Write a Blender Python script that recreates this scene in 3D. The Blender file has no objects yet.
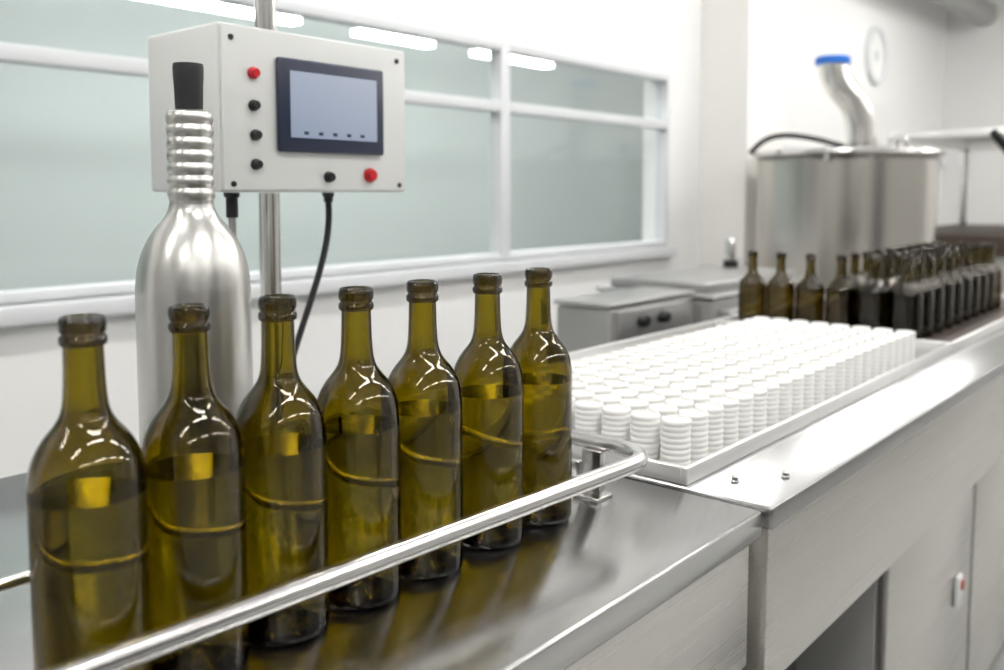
import bpy, bmesh, math, random
from mathutils import Vector, Matrix
S=bpy.context.scene
COL=S.collection
try:
    S.view_settings.view_transform='Standard'
except Exception: pass

# ---------------------------------------------------------------- materials
def mat(name, col, rough=.5, metal=0, trans=0, ior=1.45, emis=None, estr=0, noise=0, nscale=8, stretch=(1,1,1), bump=0, aniso=0):
    m=bpy.data.materials.new(name); m.use_nodes=True
    nt=m.node_tree; b=nt.nodes['Principled BSDF']
    b.inputs['Base Color'].default_value=(*col,1)
    b.inputs['Roughness'].default_value=rough
    b.inputs['Metallic'].default_value=metal
    b.inputs['IOR'].default_value=ior
    b.inputs['Transmission Weight'].default_value=trans
    if aniso:
        b.inputs['Anisotropic'].default_value=aniso
        b.inputs['Anisotropic Rotation'].default_value=.25
        tg=nt.nodes.new('ShaderNodeTangent'); tg.direction_type='RADIAL'; tg.axis='Z'
        nt.links.new(tg.outputs[0],b.inputs['Tangent'])
    if emis:
        b.inputs['Emission Color'].default_value=(*emis,1)
        b.inputs['Emission Strength'].default_value=estr
    if noise or bump:
        tc=nt.nodes.new('ShaderNodeTexCoord'); mp=nt.nodes.new('ShaderNodeMapping')
        mp.inputs['Scale'].default_value=stretch
        n=nt.nodes.new('ShaderNodeTexNoise'); n.inputs['Scale'].default_value=nscale; n.inputs['Detail'].default_value=5
        nt.links.new(tc.outputs['Object'],mp.inputs['Vector']); nt.links.new(mp.outputs['Vector'],n.inputs['Vector'])
        if noise:
            r=nt.nodes.new('ShaderNodeMapRange')
            r.inputs['To Min'].default_value=max(0,rough-noise); r.inputs['To Max'].default_value=rough+noise
            nt.links.new(n.outputs['Fac'],r.inputs['Value']); nt.links.new(r.outputs['Result'],b.inputs['Roughness'])
            r2=nt.nodes.new('ShaderNodeMapRange'); r2.inputs['To Min'].default_value=1-noise*.7; r2.inputs['To Max'].default_value=1+noise*.3
            mx=nt.nodes.new('ShaderNodeVectorMath'); mx.operation='SCALE'; mx.inputs[0].default_value=col
            nt.links.new(n.outputs['Fac'],r2.inputs['Value']); nt.links.new(r2.outputs['Result'],mx.inputs['Scale'])
            nt.links.new(mx.outputs['Vector'],b.inputs['Base Color'])
        if bump:
            bp=nt.nodes.new('ShaderNodeBump'); bp.inputs['Strength'].default_value=bump; bp.inputs['Distance'].default_value=.001
            nt.links.new(n.outputs['Fac'],bp.inputs['Height']); nt.links.new(bp.outputs['Normal'],b.inputs['Normal'])
    return m
def glassmat(name,ior,surf,vcol,dens):
    m=bpy.data.materials.new(name); m.use_nodes=True; nt=m.node_tree
    for n in list(nt.nodes):
        if n.type=='BSDF_PRINCIPLED': nt.nodes.remove(n)
    o=[n for n in nt.nodes if n.type=='OUTPUT_MATERIAL'][0]
    g=nt.nodes.new('ShaderNodeBsdfGlass'); g.inputs['Color'].default_value=(*surf,1); g.inputs['Roughness'].default_value=0; g.inputs['IOR'].default_value=ior
    nt.links.new(g.outputs[0],o.inputs['Surface'])
    if dens:
        v=nt.nodes.new('ShaderNodeVolumeAbsorption'); v.inputs['Color'].default_value=(*vcol,1); v.inputs['Density'].default_value=dens
        nt.links.new(v.outputs[0],o.inputs['Volume'])
    return m

M_wall=mat('wall_paint',(.87,.87,.86),.6,noise=.02,nscale=3)
M_col=mat('column_paint',(.87,.86,.83),.6,noise=.02,nscale=3)
M_ceil=mat('ceiling_paint',(.85,.85,.85),.8,noise=.03,nscale=2)
M_wallfront=mat('wall_paint_grey',(.42,.42,.41),.7,noise=.05,nscale=2)
M_reflpanel=mat('reflection_panel_dark_grey',(.06,.06,.065),.5,noise=.05,nscale=2)  # for the unseen panels added as dark reflections
M_floor=mat('floor_epoxy',(.38,.38,.37),.35,noise=.08,nscale=4)
M_backwall=mat('next_room_paint',(.52,.57,.555),.7,noise=.10,nscale=.5)
M_frame=mat('window_frame_paint',(.70,.72,.74),.4,noise=.02,nscale=5)
M_top=mat('worktop_steel',(.48,.48,.475),.19,1,noise=.05,nscale=14,stretch=(1,14,14))
M_top2=mat('worktop_steel_satin',(.35,.35,.35),.23,1,noise=.06,nscale=14,stretch=(1,14,14))
M_panel=mat('brushed_steel_panel',(.61,.595,.57),.29,1,noise=.06,nscale=5,stretch=(.15,60,160))
M_chrome=mat('polished_steel',(.72,.71,.69),.16,1,noise=.02,nscale=10)
M_satin=mat('satin_steel',(.70,.69,.68),.22,1,noise=.02,nscale=10)
M_tank=mat('tank_steel',(.55,.525,.49),.25,1,noise=.015,nscale=3,stretch=(1,1,12),aniso=.35)
M_brushbottle=mat('brushed_aluminium',(.60,.595,.57),.31,1,noise=.01,nscale=3,aniso=.5)
M_neck=mat('brushed_aluminium_neck',(.60,.595,.57),.30,1,noise=.005,nscale=3)
M_pipe=mat('pipe_steel',(.78,.77,.74),.22,.95,noise=.01,nscale=3)
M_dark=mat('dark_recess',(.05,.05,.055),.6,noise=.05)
M_black=mat('black_plastic',(.012,.012,.014),.35,noise=.04)
M_rubber=mat('black_rubber',(.02,.02,.022),.55,noise=.05,nscale=30)
M_red=mat('red_plastic',(.55,.01,.02),.3,noise=.03)
M_redd=mat('dull_red_plastic',(.50,.12,.10),.4,noise=.03)
M_blue=mat('blue_plastic',(.01,.15,.62),.4,noise=.03)
M_box=mat('powder_coated_white',(.70,.71,.70),.4,noise=.03,nscale=6)
M_bezel=mat('bezel_navy',(.022,.03,.06),.35,noise=.03)
M_cap=mat('white_plastic',(.89,.89,.87),.36,noise=.02,nscale=10)
M_cap.node_tree.nodes['Principled BSDF'].inputs['Subsurface Weight'].default_value=.12
M_cap.node_tree.nodes['Principled BSDF'].inputs['Subsurface Radius'].default_value=(.003,.003,.003)
M_machine=mat('machine_grey',(.38,.38,.37),.38,.7,noise=.02,nscale=6,stretch=(.3,20,30))
M_lid=mat('machine_lid_grey',(.44,.44,.435),.34,.8,noise=.02,nscale=6,stretch=(.3,20,30))
M_tray=mat('tray_steel',(.52,.52,.515),.28,1,noise=.008,nscale=2)
M_rim=mat('tray_rim_steel',(.84,.84,.83),.28,.6,noise=.008,nscale=2)
M_brown=mat('rack_dark_brown',(.05,.035,.025),.5,noise=.05)
M_lamp=mat('lamp_diffuser',(1,1,1),.5,emis=(1,.98,.95),estr=37)
M_nextglow=mat('next_room_glow',(1,1,1),.5,emis=(1,1,1),estr=20)  # glow of the added next-room lamps and the reflection stand-in strips
M_glassg=glassmat('olive_glass',1.5,(1,1,1),(.752,.703,.03),1230)
M_wine=glassmat('white_wine',1.34,(1,.995,.96),(.86,.82,.42),6)
M_amber=glassmat('dark_brown_glass',1.5,(1,1,1),(.71,.645,.05),1400)
def screen_mat():
    m=bpy.data.materials.new('lcd_screen'); m.use_nodes=True; nt=m.node_tree; b=nt.nodes['Principled BSDF']
    tc=nt.nodes.new('ShaderNodeTexCoord'); g=nt.nodes.new('ShaderNodeSeparateXYZ'); r=nt.nodes.new('ShaderNodeValToRGB')
    nt.links.new(tc.outputs['Generated'],g.inputs[0])
    a=nt.nodes.new('ShaderNodeMath'); a.operation='MULTIPLY_ADD'; a.inputs[1].default_value=.35
    nt.links.new(g.outputs['X'],a.inputs[0]); 
    z=nt.nodes.new('ShaderNodeMath'); z.operation='MULTIPLY'; z.inputs[1].default_value=.65
    nt.links.new(g.outputs['Z'],z.inputs[0]); nt.links.new(z.outputs[0],a.inputs[2])
    nt.links.new(a.outputs[0],r.inputs['Fac'])
    r.color_ramp.elements[0].color=(.26,.31,.42,1); r.color_ramp.elements[1].color=(.50,.54,.63,1)
    b.inputs['Base Color'].default_value=(.1,.12,.16,1); b.inputs['Roughness'].default_value=.2
    nt.links.new(r.outputs[0],b.inputs['Emission Color']); b.inputs['Emission Strength'].default_value=.68
    return m
M_screen=screen_mat()
def pane_mat():
    m=bpy.data.materials.new('window_glass'); m.use_nodes=True; nt=m.node_tree
    for n in list(nt.nodes):
        if n.type=='BSDF_PRINCIPLED': nt.nodes.remove(n)
    o=[n for n in nt.nodes if n.type=='OUTPUT_MATERIAL'][0]
    t=nt.nodes.new('ShaderNodeBsdfTransparent'); t.inputs[0].default_value=(.93,.96,.95,1)
    g=nt.nodes.new('ShaderNodeBsdfGlossy'); g.inputs['Roughness'].default_value=.08
    f=nt.nodes.new('ShaderNodeLayerWeight'); f.inputs[0].default_value=.5
    pw=nt.nodes.new('ShaderNodeMath'); pw.operation='POWER'; pw.inputs[1].default_value=3.5
    md=nt.nodes.new('ShaderNodeMath'); md.operation='MULTIPLY_ADD'; md.inputs[1].default_value=.8; md.inputs[2].default_value=.07
    x=nt.nodes.new('ShaderNodeMixShader')
    nt.links.new(f.outputs['Facing'],pw.inputs[0]); nt.links.new(pw.outputs[0],md.inputs[0])
    nt.links.new(md.outputs[0],x.inputs[0]); nt.links.new(t.outputs[0],x.inputs[1]); nt.links.new(g.outputs[0],x.inputs[2]); nt.links.new(x.outputs[0],o.inputs[0])
    return m
M_pane=pane_mat()

# ---------------------------------------------------------------- helpers
def meshobj(name, bm, m, smooth=False, angle=None):
    me=bpy.data.meshes.new(name)
    bmesh.ops.recalc_face_normals(bm,faces=bm.faces)
    bm.to_mesh(me); bm.free()
    ms=m if isinstance(m,(list,tuple)) else [m]
    for k in ms: me.materials.append(k)
    o=bpy.data.objects.new(name,me); COL.objects.link(o)
    if smooth:
        for p in me.polygons: p.use_smooth=True
        me.set_sharp_from_angle(angle=math.radians(angle or 40))
    return o
def addbox(bm,x0,x1,y0,y1,z0,z1,bev=0):
    r=bmesh.ops.create_cube(bm,size=1)
    vs=r['verts']
    for v in vs: v.co=Vector(((x0+x1)/2+v.co.x*(x1-x0),(y0+y1)/2+v.co.y*(y1-y0),(z0+z1)/2+v.co.z*(z1-z0)))
    if bev:
        es=list({e for v in vs for e in v.link_edges})
        bmesh.ops.bevel(bm,geom=es,offset=bev,segments=2,profile=.5,affect='EDGES')
def boxes(name,lst,m,bev=0):
    xs=[b[0] for b in lst]+[b[1] for b in lst]; ys=[b[2] for b in lst]+[b[3] for b in lst]; zs=[b[4] for b in lst]
    c=Vector(((min(xs)+max(xs))/2,(min(ys)+max(ys))/2,min(zs)))
    bm=bmesh.new()
    for b in lst: addbox(bm,b[0]-c.x,b[1]-c.x,b[2]-c.y,b[3]-c.y,b[4]-c.z,b[5]-c.z,bev)
    o=meshobj(name,bm,m,smooth=bool(bev),angle=50)
    o.location=c; return o
def box(name,x0,x1,y0,y1,z0,z1,m,bev=0): return boxes(name,[(x0,x1,y0,y1,z0,z1)],m,bev)
def lathe(name,prof,m,seg=48,loc=(0,0,0),closed=False,rot=None,angle=35):
    bm=bmesh.new(); rings=[]
    for r,z in prof:
        if r<1e-6: rings.append([bm.verts.new((0,0,z))])
        else: rings.append([bm.verts.new((r*math.cos(2*math.pi*k/seg),r*math.sin(2*math.pi*k/seg),z)) for k in range(seg)])
    n=len(rings); rng=range(n if closed else n-1)
    for i in rng:
        a=rings[i]; b=rings[(i+1)%n]
        if len(a)==1 and len(b)==1: continue
        for k in range(seg):
            k2=(k+1)%seg
            if len(a)==1: bm.faces.new((a[0],b[k],b[k2]))
            elif len(b)==1: bm.faces.new((a[k],b[0],a[k2]))
            else: bm.faces.new((a[k],b[k],b[k2],a[k2]))
    o=meshobj(name,bm,m,True,angle)
    if rot is not None: o.data.transform(rot)
    o.location=loc; return o
def fillet(pts,rad,n=8):
    pts=[Vector(p) for p in pts]; out=[pts[0]]
    for i in range(1,len(pts)-1):
        a,b,c=pts[i-1],pts[i],pts[i+1]; r=min(rad,(a-b).length*.49,(c-b).length*.49)
        p=b+(a-b).normalized()*r; q=b+(c-b).normalized()*r
        for k in range(n+1):
            t=k/n; out.append((1-t)**2*p+2*t*(1-t)*b+t*t*q)
    out.append(pts[-1]); return out
def addtube(bm,pts,r,seg=16):
    pts=[Vector(p) for p in pts]; prev=None; rings=[]
    for i,p in enumerate(pts):
        t=(pts[min(i+1,len(pts)-1)]-pts[max(i-1,0)]).normalized()
        if prev is None:
            u=t.orthogonal().normalized()
        else:
            u=(prev-t*prev.dot(t)).normalized()
        prev=u; v=t.cross(u)
        rr=r[i] if isinstance(r,(list,tuple)) else r
        rings.append([bm.verts.new(p+rr*(math.cos(2*math.pi*k/seg)*u+math.sin(2*math.pi*k/seg)*v)) for k in range(seg)])
    for a,b in zip(rings,rings[1:]):
        for k in range(seg): bm.faces.new((a[k],a[(k+1)%seg],b[(k+1)%seg],b[k]))
    bm.faces.new(rings[0][::-1]); bm.faces.new(rings[-1])
def tube(name,pts,r,m,seg=16):
    c=Vector(pts[0]); bm=bmesh.new(); addtube(bm,[Vector(p)-c for p in pts],r,seg)
    o=meshobj(name,bm,m,True,60); o.location=c; return o
def tag(o,label,cat,group=None):
    o['label']=label; o['category']=cat
    if group: o['group']=group
    return o
def thing(name,loc,label,cat,group=None):
    o=bpy.data.objects.new(name,None); o.empty_display_size=.05; o.location=loc; COL.objects.link(o)
    tag(o,label,cat,group); return o
def wloc(o):
    v=Vector(o.location)
    while o.parent: o=o.parent; v+=o.location
    return v
def part(o,par,label=None):
    o.location=Vector(o.location)-wloc(par); o.parent=par
    if label: o['label']=label
    return o
def struct(o): o['kind']='structure'; return o
ROTY=Matrix.Rotation(math.radians(90),4,'X')   # lathe axis -> -Y (faces the operator side)

# ---------------------------------------------------------------- room
YW=2.6; ZC=3.3; X0=-3.0; X1=10.0; Y0=-4.0; XF=15.0
struct(box('floor',X0-.2,XF+.2,Y0-.2,6.4,-.1,0,M_floor))
struct(box('ceiling',X0-.2,XF+.2,Y0-.2,6.4,ZC,ZC+.1,M_ceil))
WX=[-1.15,3.05,4.47]; ZS=1.0; ZT=1.955
struct(boxes('wall_back',[(X0,XF,YW,YW+.15,0,ZS),(X0,XF,YW,YW+.15,ZT,ZC),(X0,WX[0],YW,YW+.15,ZS,ZT),(WX[-1],XF,YW,YW+.15,ZS,ZT)],M_wall))
struct(box('wall_front',X0,X1,Y0-.15,Y0,0,ZC,M_wallfront))
struct(box('wall_left',X0-.15,X0,Y0,6.2,0,ZC,M_wallfront))
struct(box('dark_reflection_panel_1',.6,2.6,Y0,Y0+.05,0,2.5,M_reflpanel,.01))  # unseen dark panel added to give the steel tank dark reflections
struct(box('dark_reflection_panel_2',X0,X0+.05,-2.2,-.8,0,2.4,M_reflpanel,.01))  # second unseen panel, added for dark bands reflected in the steel
struct(box('wall_right',X1,X1+.15,Y0,YW,0,ZC,M_wall))
struct(box('wall_column',4.85,5.35,2.3,YW,0,ZC,M_col))
struct(box('wall_far',X0,XF,6.2,6.35,0,ZC,M_backwall))
struct(box('wall_end',XF,XF+.15,YW,6.2,0,ZC,M_backwall))
struct(box('trim_1',X0,4.85,YW-.03,YW,.0,.1,M_frame))
struct(box('trim_2',WX[0]-.05,WX[-1]+.05,YW-.05,YW,ZS-.060,ZS-.005,M_frame,.006))
for i in range(len(WX)-1):
    a,b=WX[i],WX[i+1]; y0,y1=YW-.02,YW+.05; c=.030
    fr=boxes('window_%d'%(i+1),[(a,a+c,y0,y1,ZS,ZT),(b-c,b,y0,y1,ZS,ZT),(a+c,b-c,y0,y1,ZS,ZS+.03),(a+c,b-c,y0,y1,ZT-.04,ZT),(a+c,b-c,y0,y1,1.65,1.697)],M_frame,.004)
    struct(fr)
    bm=bmesh.new()
    for (za,zb) in ((ZS+.03,1.65),(1.697,ZT-.04)):
        h=(b-a)/2-c
        bm.faces.new([bm.verts.new(q) for q in ((-h,0,za),(h,0,za),(h,0,zb),(-h,0,zb))])
    g=meshobj('glass_pane',bm,M_pane); g.location=((a+b)/2,YW+.02,0)
    part(g,fr,'clear glass panes'); g['kind']='structure'
def lamp(x,y,L,m,label,group,w=.16,z=ZC):
    o=thing('ceiling_light',(x,y,z-.07),label,'ceiling light',group)
    d=(x-L/2,x+L/2,y-w/2,y+w/2)
    part(box('housing',d[0],d[1],d[2],d[3],z-.05,z,M_box),o)
    part(box('diffuser',d[0]+.02,d[1]-.02,d[2]+.02,d[3]-.02,z-.07,z-.05,m),o)
for y in (-2.6,-.6,1.3):
    for x in (-1.6,.6,2.8,5.0,7.2,9.0):
        if y>1 and x>8: continue
        lamp(x,y,1.5,M_lamp,'long white linear ceiling light, switched on','linear ceiling lights')
for x in (-1,1.0,3.0,5.0,7.0,9.0,11.5):
    lamp(x,3.9,1.5,M_nextglow,'unseen linear light added to brighten the glazed room','added lights of the next room',w=.3)  # unseen lamps added to brighten the room behind the windows
for (xa,xb) in ((2.38,3.75),(4.27,5.0),(5.52,6.5)):  # glowing strips added in place of lamp reflections on the window glass
    o=thing('reflection_strip',((xa+xb)/2,5.0,2.41),'slim glowing strip standing in for a lamp reflection in the windows','lamp reflection stand-in','lamp reflection strips behind the windows')
    part(box('diffuser',xa,xb,4.95,5.05,2.415,2.45,M_nextglow),o)
    part(boxes('suspension_cable',[(xa+.1,xa+.105,4.998,5.002,2.45,ZC),(xb-.105,xb-.1,4.998,5.002,2.45,ZC)],M_box),o)  # cables added only to hang the stand-in strip

# ---------------------------------------------------------------- benches
ZTB=.90
b1=thing('workbench',(0.0,.9,0),'brushed stainless steel workbench holding green wine bottles','workbench')
part(box('worktop',-1.3,1.055,.468,1.34,ZTB-.036,ZTB,M_top,.004),b1)
part(box('apron',-1.28,1.040,.478,1.33,.70,ZTB-.037,M_panel,.002),b1)
part(box('front_panel',-1.28,1.035,.474,.50,.12,.695,M_panel,.002),b1)
for x in (-1.2,.96):
    for y in (.55,1.25): part(box('leg',x-.025,x+.025,y-.025,y+.025,0,.70,M_panel,.003),b1)
b2=thing('workbench',(2.6,.9,0),'long stainless steel workbench carrying a tray of white caps','workbench')
part(box('worktop',1.070,4.3,.462,1.30,ZTB-.03,ZTB,M_top2,.004),b2)
part(box('apron',1.082,4.28,.472,1.29,.65,ZTB-.031,M_panel,.002),b2)
part(boxes('recess_shade_panel',[(1.09,4.28,1.20,1.22,.05,.649),(1.09,1.655,.66,.68,.05,.649)],M_dark),b2)  # dark sheets put in to paint the shade of the open recess
for x in (1.12,4.22):
    for y in (.56,1.15): part(box('leg',x-.025,x+.025,y-.025,y+.025,0,.649,M_panel,.003),b2)
for (x0,x1) in ((1.66,2.28),(2.30,3.0),(3.02,3.9)):
    c=thing('base_cabinet',((x0+x1)/2,.8,0),'light grey steel base cabinet under the workbench','cabinet','cabinets under the bench')
    part(box('body',x0,x1,.515,1.15,.06,.645,M_machine,.003),c)
    part(box('door',x0+.006,x1-.006,.495,.514,.07,.64,M_panel,.003),c)
    part(box('plinth',x0+.03,x1-.03,.56,1.1,0,.06,M_dark),c)
sw=thing('wall_switch',(2.150,.49,.41),'small pale switch with red rocker on the cabinet door','switch')
part(box('switch_plate',2.13,2.17,.484,.4945,.375,.445,M_box,.003),sw)
part(box('rocker',2.142,2.158,.479,.4838,.415,.437,M_redd,.002),sw,'red rocker')
for (x,y) in ((1.135,.545),(1.2,.50)):
    o=lathe('bolt',[(0,0),(.006,0),(.006,.002),(.0045,.003),(.0045,.008),(.003,.010),(0,.010)],M_chrome,16,(x,y,ZTB+.0002))
    tag(o,'small domed steel bolt on the bench top','bolt','bench bolts')

# ---------------------------------------------------------------- guard rail
rl=thing('guard_rail',(.5,.69,ZTB),'satin stainless tube rail around the row of bottles','rail')
ZR=.969
path=fillet([(-.60,.657,ZR),(.974,.573,ZR),(.974,.800,ZR),(-.60,.800,ZR)],.065,18)
rad=[.0102]*len(path)
k0=len(path)-20
for k in range(len(path)):
    if k>=k0: rad[k]=max(.0058,.0102-(k-k0)*.0004)
part(tube('rail_tube',path,rad,M_satin,28),rl)
for (x,y) in ((.961,.662),(.961,.735)):
    part(boxes('bracket',[(x-.006,x+.006,y-.015,y+.015,ZTB+.004,ZR-.006),(x-.018,x+.018,y-.020,y+.020,ZTB,ZTB+.004)],M_satin,.001),rl)
part(boxes('cross_bar',[(.951,.960,.677,.720,.925,.945)],M_satin,.001),rl)
for (x,y) in ((-.45,.649),(-.45,.800)):
    part(boxes('bracket',[(x-.012,x+.012,y-.004,y+.004,ZTB+.003,ZR-.004),(x-.016,x+.016,y-.014,y+.014,ZTB,ZTB+.003)],M_satin,.001),rl)

# ---------------------------------------------------------------- wine bottles
def smooth_prof(pts,n=3):
    res=[]
    for i in range(len(pts)-1):
        p0=pts[max(i-1,0)];p1=pts[i];p2=pts[i+1];p3=pts[min(i+2,len(pts)-1)]
        for k in range(n):
            t=k/n
            res.append(tuple(.5*((2*p1[a])+(-p0[a]+p2[a])*t+(2*p0[a]-5*p1[a]+4*p2[a]-p3[a])*t*t+(-p0[a]+3*p1[a]-3*p2[a]+p3[a])*t**3) for a in (0,1)))
    res.append(pts[-1]); return res
RB=.0418
base_out=[(0,.022),(.008,.0205),(.018,.013),(.029,.003),(.034,0),(.0385,.0008),(.0411,.004),(RB,.009),(RB,.05),(RB,.10)]
sh_out=[(RB,.165),(RB,.177),(.0413,.187),(.0395,.197),(.0358,.207),(.0302,.2165),(.0238,.2245),(.0190,.232),(.0164,.241),(.0153,.253),(.0147,.266),(.0143,.284)]
lip=[(.0143,.2855),(.0164,.2865),(.0172,.289),(.0168,.2925),(.0155,.2938),(.0153,.2955),(.0166,.2965),(.0170,.300),(.0167,.3045),(.0154,.3075),(.0138,.308)]
out=base_out+smooth_prof(sh_out)+lip
T=.0027
in_sh=[(r-T+(.0004 if z>.24 else 0),z-.0015) for r,z in sh_out]
inn=[(.0126,.307),(.0122,.302)]+smooth_prof(in_sh)[::-1]+[(RB-T,.10),(RB-T,.05),(RB-T,.014),(.0372,.009),(.0340,.007),(.0290,.010),(.018,.019),(.008,.0255),(0,.027)]
RI=RB-T+.0002
def wine_profile(level):
    return [(0,.0262),(.008,.0247),(.018,.0182),(.029,.0093),(.034,.0064),(.0375,.0086),(RI,.0135),(RI,.05),(RI,level-.001),(RI,level),(0,level)]
WB=[.304,.3915,.478,.569,.659,.762,.8555]
glass=lathe('wine_bottle',out+inn,M_glassg,72,(WB[0],.672,ZTB),angle=60)
wine=lathe('wine',wine_profile(.173),M_wine,72,(0,0,0),angle=50); wine.parent=glass; wine['label']='pale wine filling the body'
tag(glass,'open dark olive green glass wine bottle, partly filled, inside the rail','wine bottle','green bottles on the bench')
for i,x in enumerate(WB[1:]):
    o=glass.copy(); COL.objects.link(o); o.location=(x,.672,ZTB); o.rotation_euler[2]=i*.7
    w=wine.copy(); COL.objects.link(w); w.parent=o

# ---------------------------------------------------------------- big metal bottle
sb=thing('bottle_dispenser',(.59,1.0,ZTB),'tall satin metal bottle-shaped vessel with ribbed neck','metal bottle')
body=[(0,0),(.060,0),(.0655,.004),(.0675,.012)]+smooth_prof([(.0675,.20),(.0675,.272),(.0668,.290),(.0645,.308),(.0600,.325),(.0535,.340),(.0455,.353),(.0375,.363),(.0315,.371),(.0275,.379),(.0262,.386)])+[(0,.386)]
part(lathe('body',body,M_brushbottle,96,(.59,1.0,ZTB),angle=50),sb)
neck=[(0,.3855),(.0255,.3855),(.0257,.389)]
z=.390
for k in range(7):
    neck+=[(.0256,z),(.0258,z+.001),(.0272,z+.0035),(.0278,z+.0075),(.0272,z+.0115),(.0258,z+.0140),(.0256,z+.0150)]; z+=.0152
neck+=[(.0250,z),(.0215,z+.0022),(0,z+.0022)]
part(lathe('ribbed_neck',neck,M_neck,96,(.59,1.0,ZTB),angle=80),sb)
z+=.0024
part(lathe('stopper',[(0,z),(.0158,z),(.0163,z+.006),(.0170,z+.03),(.0176,z+.038),(.0180,z+.05),(.0172,z+.055),(0,z+.055)],M_rubber,40,(.59,1.0,ZTB)),sb,'black rubber stopper')

# ---------------------------------------------------------------- control panel on post
cp=thing('control_panel',(.877,1.25,ZTB),'white control box with touchscreen and push buttons on a steel post','control panel')
part(lathe('post',[(0,0),(.04,0),(.04,.006),(.0172,.008),(.0172,.399),(0,.399)],M_chrome,32,(.877,1.25,ZTB)),cp)
part(lathe('post',[(0,0),(.0172,0),(.0172,ZC-1.545),(0,ZC-1.545)],M_chrome,32,(.877,1.25,1.545)),cp)
bx=part(box('enclosure',.726,1.088,1.152,1.35,1.30,1.543,M_box,.005),cp)
part(box('front_door',.728,1.086,1.146,1.1515,1.302,1.541,M_box,.003),bx)
yf=1.1455
part(box('bezel',.818,1.028,yf-.010,yf,1.361,1.502,M_bezel,.004),bx)
part(box('screen',.838,1.010,yf-.0115,yf-.0102,1.383,1.483,M_screen),bx,'glowing pale blue screen')
for k in range(5):
    part(box('touch_key',.862+k*.028,.870+k*.028,yf-.0123,yf-.0116,1.388,1.393,M_bezel),bx)
def button(x,z,r,m,lab):
    o=lathe('push_button',[(0,0),(r*1.25,0),(r*1.25,.003),(r,.0035),(r,.010),(r*.8,.012),(0,.012)],m,24,(x,yf,z),rot=ROTY)
    part(o,bx,lab)
button(.779,1.474,.0070,M_red,'red push button'); button(.779,1.427,.0066,M_black,'black push button')
button(.781,1.384,.0066,M_black,'black push button'); button(.781,1.341,.0066,M_black,'black push button')
button(.916,1.324,.0072,M_black,'black push button'); button(1.002,1.328,.0095,M_red,'larger red push button')
for (x,z) in ((.744,1.522),(.744,1.312),(1.066,1.522),(1.070,1.312)):
    part(lathe('screw',[(0,0),(.0045,0),(.004,.002),(0,.002)],M_black,14,(x,yf+.0005,z),rot=ROTY),bx)
part(lathe('cable_gland',[(0,0),(.009,0),(.009,.03),(.012,.032),(.012,.038),(0,.038)],M_black,20,(.775,1.20,1.2615)),bx)
def bez(p0,p1,p2,p3,n=24):
    p0,p1,p2,p3=map(Vector,(p0,p1,p2,p3))
    return [(1-t)**3*p0+3*t*(1-t)**2*p1+3*t*t*(1-t)*p2+t**3*p3 for t in [i/n for i in range(n+1)]]
part(tube('cable',fillet([(.775,1.20,1.262),(.775,1.20,1.20),(.80,1.24,1.0),(.80,1.30,.91)],.06),.006,M_machine,12),bx)
part(lathe('cable_gland',[(0,0),(.008,0),(.008,.008),(.010,.010),(.010,.016),(0,.016)],M_black,20,(.975,1.22,1.2835)),bx)
part(tube('cable',bez((.975,1.22,1.284),(.985,1.22,1.18),(.90,1.22,1.08),(.90,1.27,.912)),.0055,M_rubber,12),bx,'black flexible cable')

# ---------------------------------------------------------------- caps tray
def tray(name,x0,x1,label):
    zb=ZTB+.0002
    t=thing(name,((x0+x1)/2,.9,zb),label,'tray','steel trays on the bench')
    w=.009; zt=zb+.024; ya=.588
    part(box('tray_pan',x0+w,x1-w,ya+w,1.24-w,zb,zb+.003,M_tray),t)
    part(boxes('rim',[(x0,x1,ya,ya+w,zb,zt),(x0,x1,1.24-w,1.24,zb,zt),(x0,x0+w,ya+w,1.24-w,zb,zt),(x1-w,x1,ya+w,1.24-w,zb,zt)],M_rim,.0015),t,'bright raised metal rim')
    return t
tr=tray('cap_tray',1.078,2.42,'long low steel tray with raised rim full of white caps')
ZP=ZTB+.0033
H=.075; R=.0216; n=9; hh=H/n
pr=[(0,0),(R*.94,0)]
for k in range(n):
    z0=k*hh
    pr+=[(R*.94,z0+hh*.08),(R,z0+hh*.28),(R,z0+hh*.78),(R*.94,z0+hh*.94)]
pr+=[(R*.91,H),(R*.82,H+.0006),(R*.79,H-.003),(R*.4,H-.0026),(0,H-.0025)]
cap=lathe('plastic_closure',pr,M_cap,32,(1.122,.631,ZP),angle=45)
tag(cap,'stack of white ribbed plastic bottle caps standing on the tray','bottle caps','white caps on the tray')
random.seed(3)
for i in range(22):
    for j in range(8):
        if i==0 and j==0: continue
        o=cap.copy(); COL.objects.link(o)
        o.location=(1.122+i*.0505+random.uniform(-.001,.001),.631+j*.0505+random.uniform(-.001,.001),ZP)
# ---------------------------------------------------------------- brown bottles
bt=tray('bottle_tray',2.425,3.75,'long low steel tray with dark liner holding brown bottles')
part(box('liner',2.436,3.739,.600,1.229,ZTB+.0033,ZTB+.0063,M_brown),bt,'dark brown liner')
def am(p): return [(r*(.95 if z<.2 else .84+.11*max(0,(.235-z)/.035)),z*.63 if z<.18 else .1134+(z-.18)*.83) for r,z in p]
ab=lathe('brown_bottle',am(out)+am(inn),M_amber,48,(2.50,.723,ZTB+.0065),angle=60)
tag(ab,'small dark olive brown glass bottle standing in the tray','bottle','brown bottles in the tray')
for i in range(10):
    for j in range(6 if i==0 else 3):
        if i==0 and j==0: continue
        o=ab.copy(); COL.objects.link(o); o.location=(2.50+i*.102,.723+j*.087,ZTB+.0065)

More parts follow.
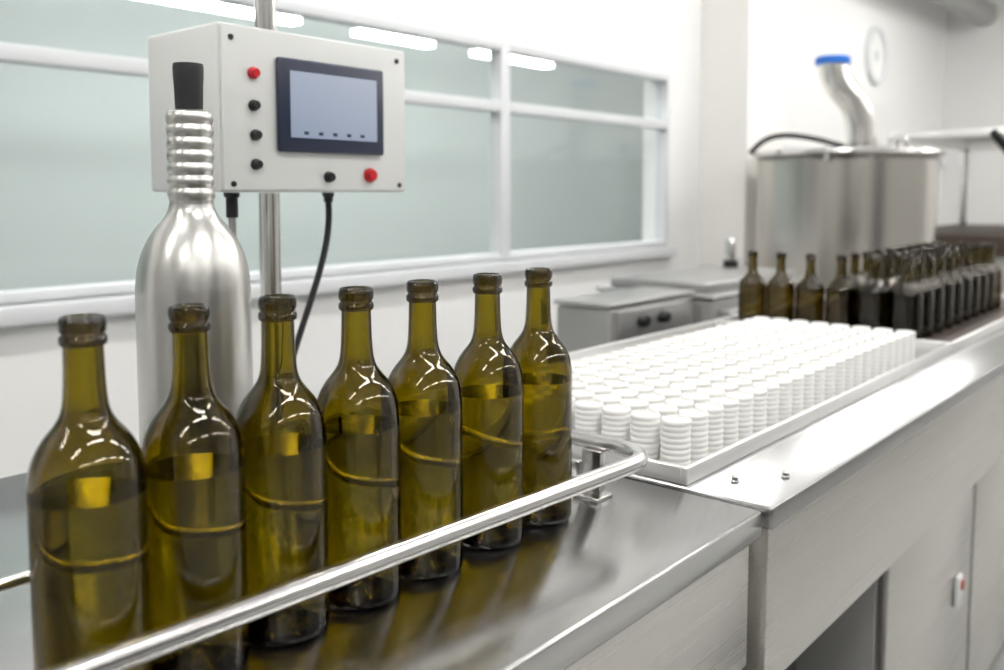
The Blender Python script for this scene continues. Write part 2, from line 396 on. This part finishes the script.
# ---------------------------------------------------------------- tank
TX,TY=4.90,1.755; TR=.455
tk=thing('steel_tank',(TX,TY,0),'large cylindrical stainless steel tank with flat lid','tank')
part(lathe('vessel',[(0,.45),(.30,.47),(TR-.03,.53),(TR,.57),(TR,1.462),(TR+.010,1.466),(TR+.012,1.472),(TR-.01,1.476),(0,1.478)],M_tank,128,(TX,TY,0)),tk)
lid=part(lathe('lid',[(0,1.4785),(TR,1.4785),(TR+.004,1.484),(TR+.026,1.488),(TR+.034,1.500),(TR+.026,1.514),(TR-.03,1.521),(.2,1.535),(0,1.538)],M_satin,128,(TX,TY,0)),tk)
for a in (45,135,225,315):
    x=TX+.34*math.cos(math.radians(a)); y=TY+.34*math.sin(math.radians(a))
    part(box('leg',x-.03,x+.03,y-.03,y+.03,0,.52,M_chrome,.004),tk)
for a in (190,310):
    x=TX+(TR+.03)*math.cos(math.radians(a)); y=TY+(TR+.03)*math.sin(math.radians(a))
    part(box('clamp',x-.015,x+.015,y-.015,y+.015,1.455,1.525,M_chrome,.005),tk)
px,py=TX+.05,TY-.06
elbow=bez((px,py,1.537),(px+.01,py-.01,1.86),(px-.10,py+.10,1.78),(px-.118,py+.118,1.985),30)
ep=part(tube('elbow_pipe',elbow,.076,M_pipe,32),tk,'polished steel elbow pipe')
part(lathe('clamp_ring',[(.078,-.012),(.090,-.010),(.090,.010),(.078,.012)],M_chrome,28,(px,py,1.556),closed=True),ep)
part(lathe('pipe_cap',[(0,0),(.086,0),(.090,.005),(.090,.036),(.078,.044),(0,.046)],M_blue,32,(px-.118,py+.118,1.974)),ep,'blue plastic end cap')
part(tube('hose',bez((TX-.30,TY-.1,1.53),(TX-.36,TY+.2,1.63),(TX-.45,TY+.25,1.60),(TX-.52,TY+.30,1.50)),.014,M_rubber,12),tk,'black hose')
part(tube('lid_handle',fillet([(TX+.10,TY-.28,1.53),(TX+.10,TY-.28,1.59),(TX+.28,TY-.18,1.59),(TX+.28,TY-.18,1.53)],.03),.012,M_satin,14),tk)

# ---------------------------------------------------------------- grey machines behind the bench
m1=thing('labelling_machine',(2.46,1.54,0),'low grey steel machine cabinet with two black knobs','machine')
part(box('body',2.20,2.70,1.46,1.66,.06,.955,M_machine,.01),m1)
part(box('top_cover',2.195,2.705,1.455,1.665,.956,.972,M_lid,.004),m1)
part(box('front_plate',2.24,2.66,1.452,1.4595,.80,.945,M_lid,.003),m1)
part(box('plinth',2.24,2.66,1.5,1.62,0,.06,M_dark),m1)
for x in (2.36,2.48):
    part(lathe('knob',[(0,0),(.020,0),(.018,.022),(.015,.026),(0,.026)],M_black,24,(x,1.4515,.908),rot=ROTY),m1,'black rotary knob')
m2=thing('conveyor_unit',(3.2,1.65,0),'low grey steel conveyor cabinet with layered lid','machine')
part(box('body',2.76,3.60,1.42,1.88,.06,.935,M_machine,.01),m2)
part(box('lower_lid',2.75,3.61,1.41,1.89,.936,.950,M_lid,.004),m2)
part(box('lid',2.80,3.56,1.46,1.86,.951,.985,M_lid,.006),m2)
part(box('side_box',2.80,3.2,1.37,1.419,.76,.90,M_lid,.006),m2)
part(box('side_box',3.22,3.55,1.38,1.419,.70,.90,M_lid,.006),m2)
part(box('plinth',2.8,3.55,1.5,1.85,0,.06,M_dark),m2)
sn=thing('level_sensor',(3.50,1.72,.985),'small steel sensor cylinder with black base','sensor')
part(lathe('base',[(0,0),(.032,0),(.032,.03),(0,.03)],M_black,24,(3.50,1.72,.9852)),sn)
part(lathe('barrel',[(0,.0301),(.022,.0301),(.022,.11),(.018,.12),(0,.12)],M_chrome,24,(3.50,1.72,.9852)),sn)

# ---------------------------------------------------------------- far equipment
fm=thing('filling_machine',(7.2,1.5,0),'white and dark framed filling machine','machine')
part(box('base',6.3,8.3,1.0,2.0,.05,.92,M_machine,.01),fm)
part(box('conveyor_bed',6.2,8.4,.95,2.05,.921,1.03,M_brown,.008),fm)
for x in (6.35,8.2):
    for y in (1.05,1.95): part(box('upright',x-.03,x+.03,y-.03,y+.03,1.031,1.64,M_rim,.004),fm)
part(boxes('top_frame',[(6.30,8.25,1.02,1.98,1.641,1.70)],M_rim,.006),fm)
part(tube('arm',fillet([(6.5,1.2,1.031),(6.42,1.15,1.4),(6.1,1.30,1.66)],.1),.028,M_black,14),fm)
dc=tag(tube('air_duct',[(5.4,2.25,3.05),(7,2.25,3.05),(9.99,2.25,3.05)],.11,M_machine,24),'grey round air duct running under the ceiling','duct')
for x in (5.8,7.5,9.2):
    part(box('hanger',x-.02,x+.02,2.24,2.26,3.155,ZC,M_machine),dc)
gx,gz=7.85,2.44
gw=thing('wall_fan',(gx,YW,gz),'round pale ventilation fitting mounted on the wall','vent')
part(lathe('cover_plate',[(0,0),(.20,0),(.20,.012),(0,.02)],M_wall,40,(gx,YW,gz),rot=ROTY),gw)
part(lathe('rim',[(.20,.0),(.24,.0),(.235,.04),(.20,.04)],M_frame,40,(gx,YW,gz),closed=True,rot=ROTY),gw)
part(lathe('hub',[(0,.021),(.05,.021),(.04,.04),(0,.04)],M_frame,24,(gx,YW,gz),rot=ROTY),gw)
struct(box('trim_3',5.36,9.99,YW-.04,YW,1.55,1.62,M_frame))

# ---------------------------------------------------------------- world, camera
w=bpy.data.worlds.new('world'); S.world=w; w.use_nodes=True
w.node_tree.nodes['Background'].inputs[0].default_value=(.9,.95,1,1); w.node_tree.nodes['Background'].inputs[1].default_value=.5
cam=bpy.data.cameras.new('camera'); co=bpy.data.objects.new('camera',cam); COL.objects.link(co)
th=math.atan(768/900); p=math.radians(4.5)
f=Vector((math.cos(th)*math.cos(p),math.sin(th)*math.cos(p),-math.sin(p))); r=Vector((math.sin(th),-math.cos(th),0)); u=r.cross(f)
m=Matrix((( r.x,u.x,-f.x,0),(r.y,u.y,-f.y,0),(r.z,u.z,-f.z,1.30),(0,0,0,1)))
co.matrix_world=m
cam.sensor_width=36; cam.sensor_fit='HORIZONTAL'; cam.lens=900/1004*36; cam.shift_y=-.0717; cam.clip_start=.02
cam.dof.use_dof=True; cam.dof.focus_distance=.98; cam.dof.aperture_fstop=4.0
S.camera=co
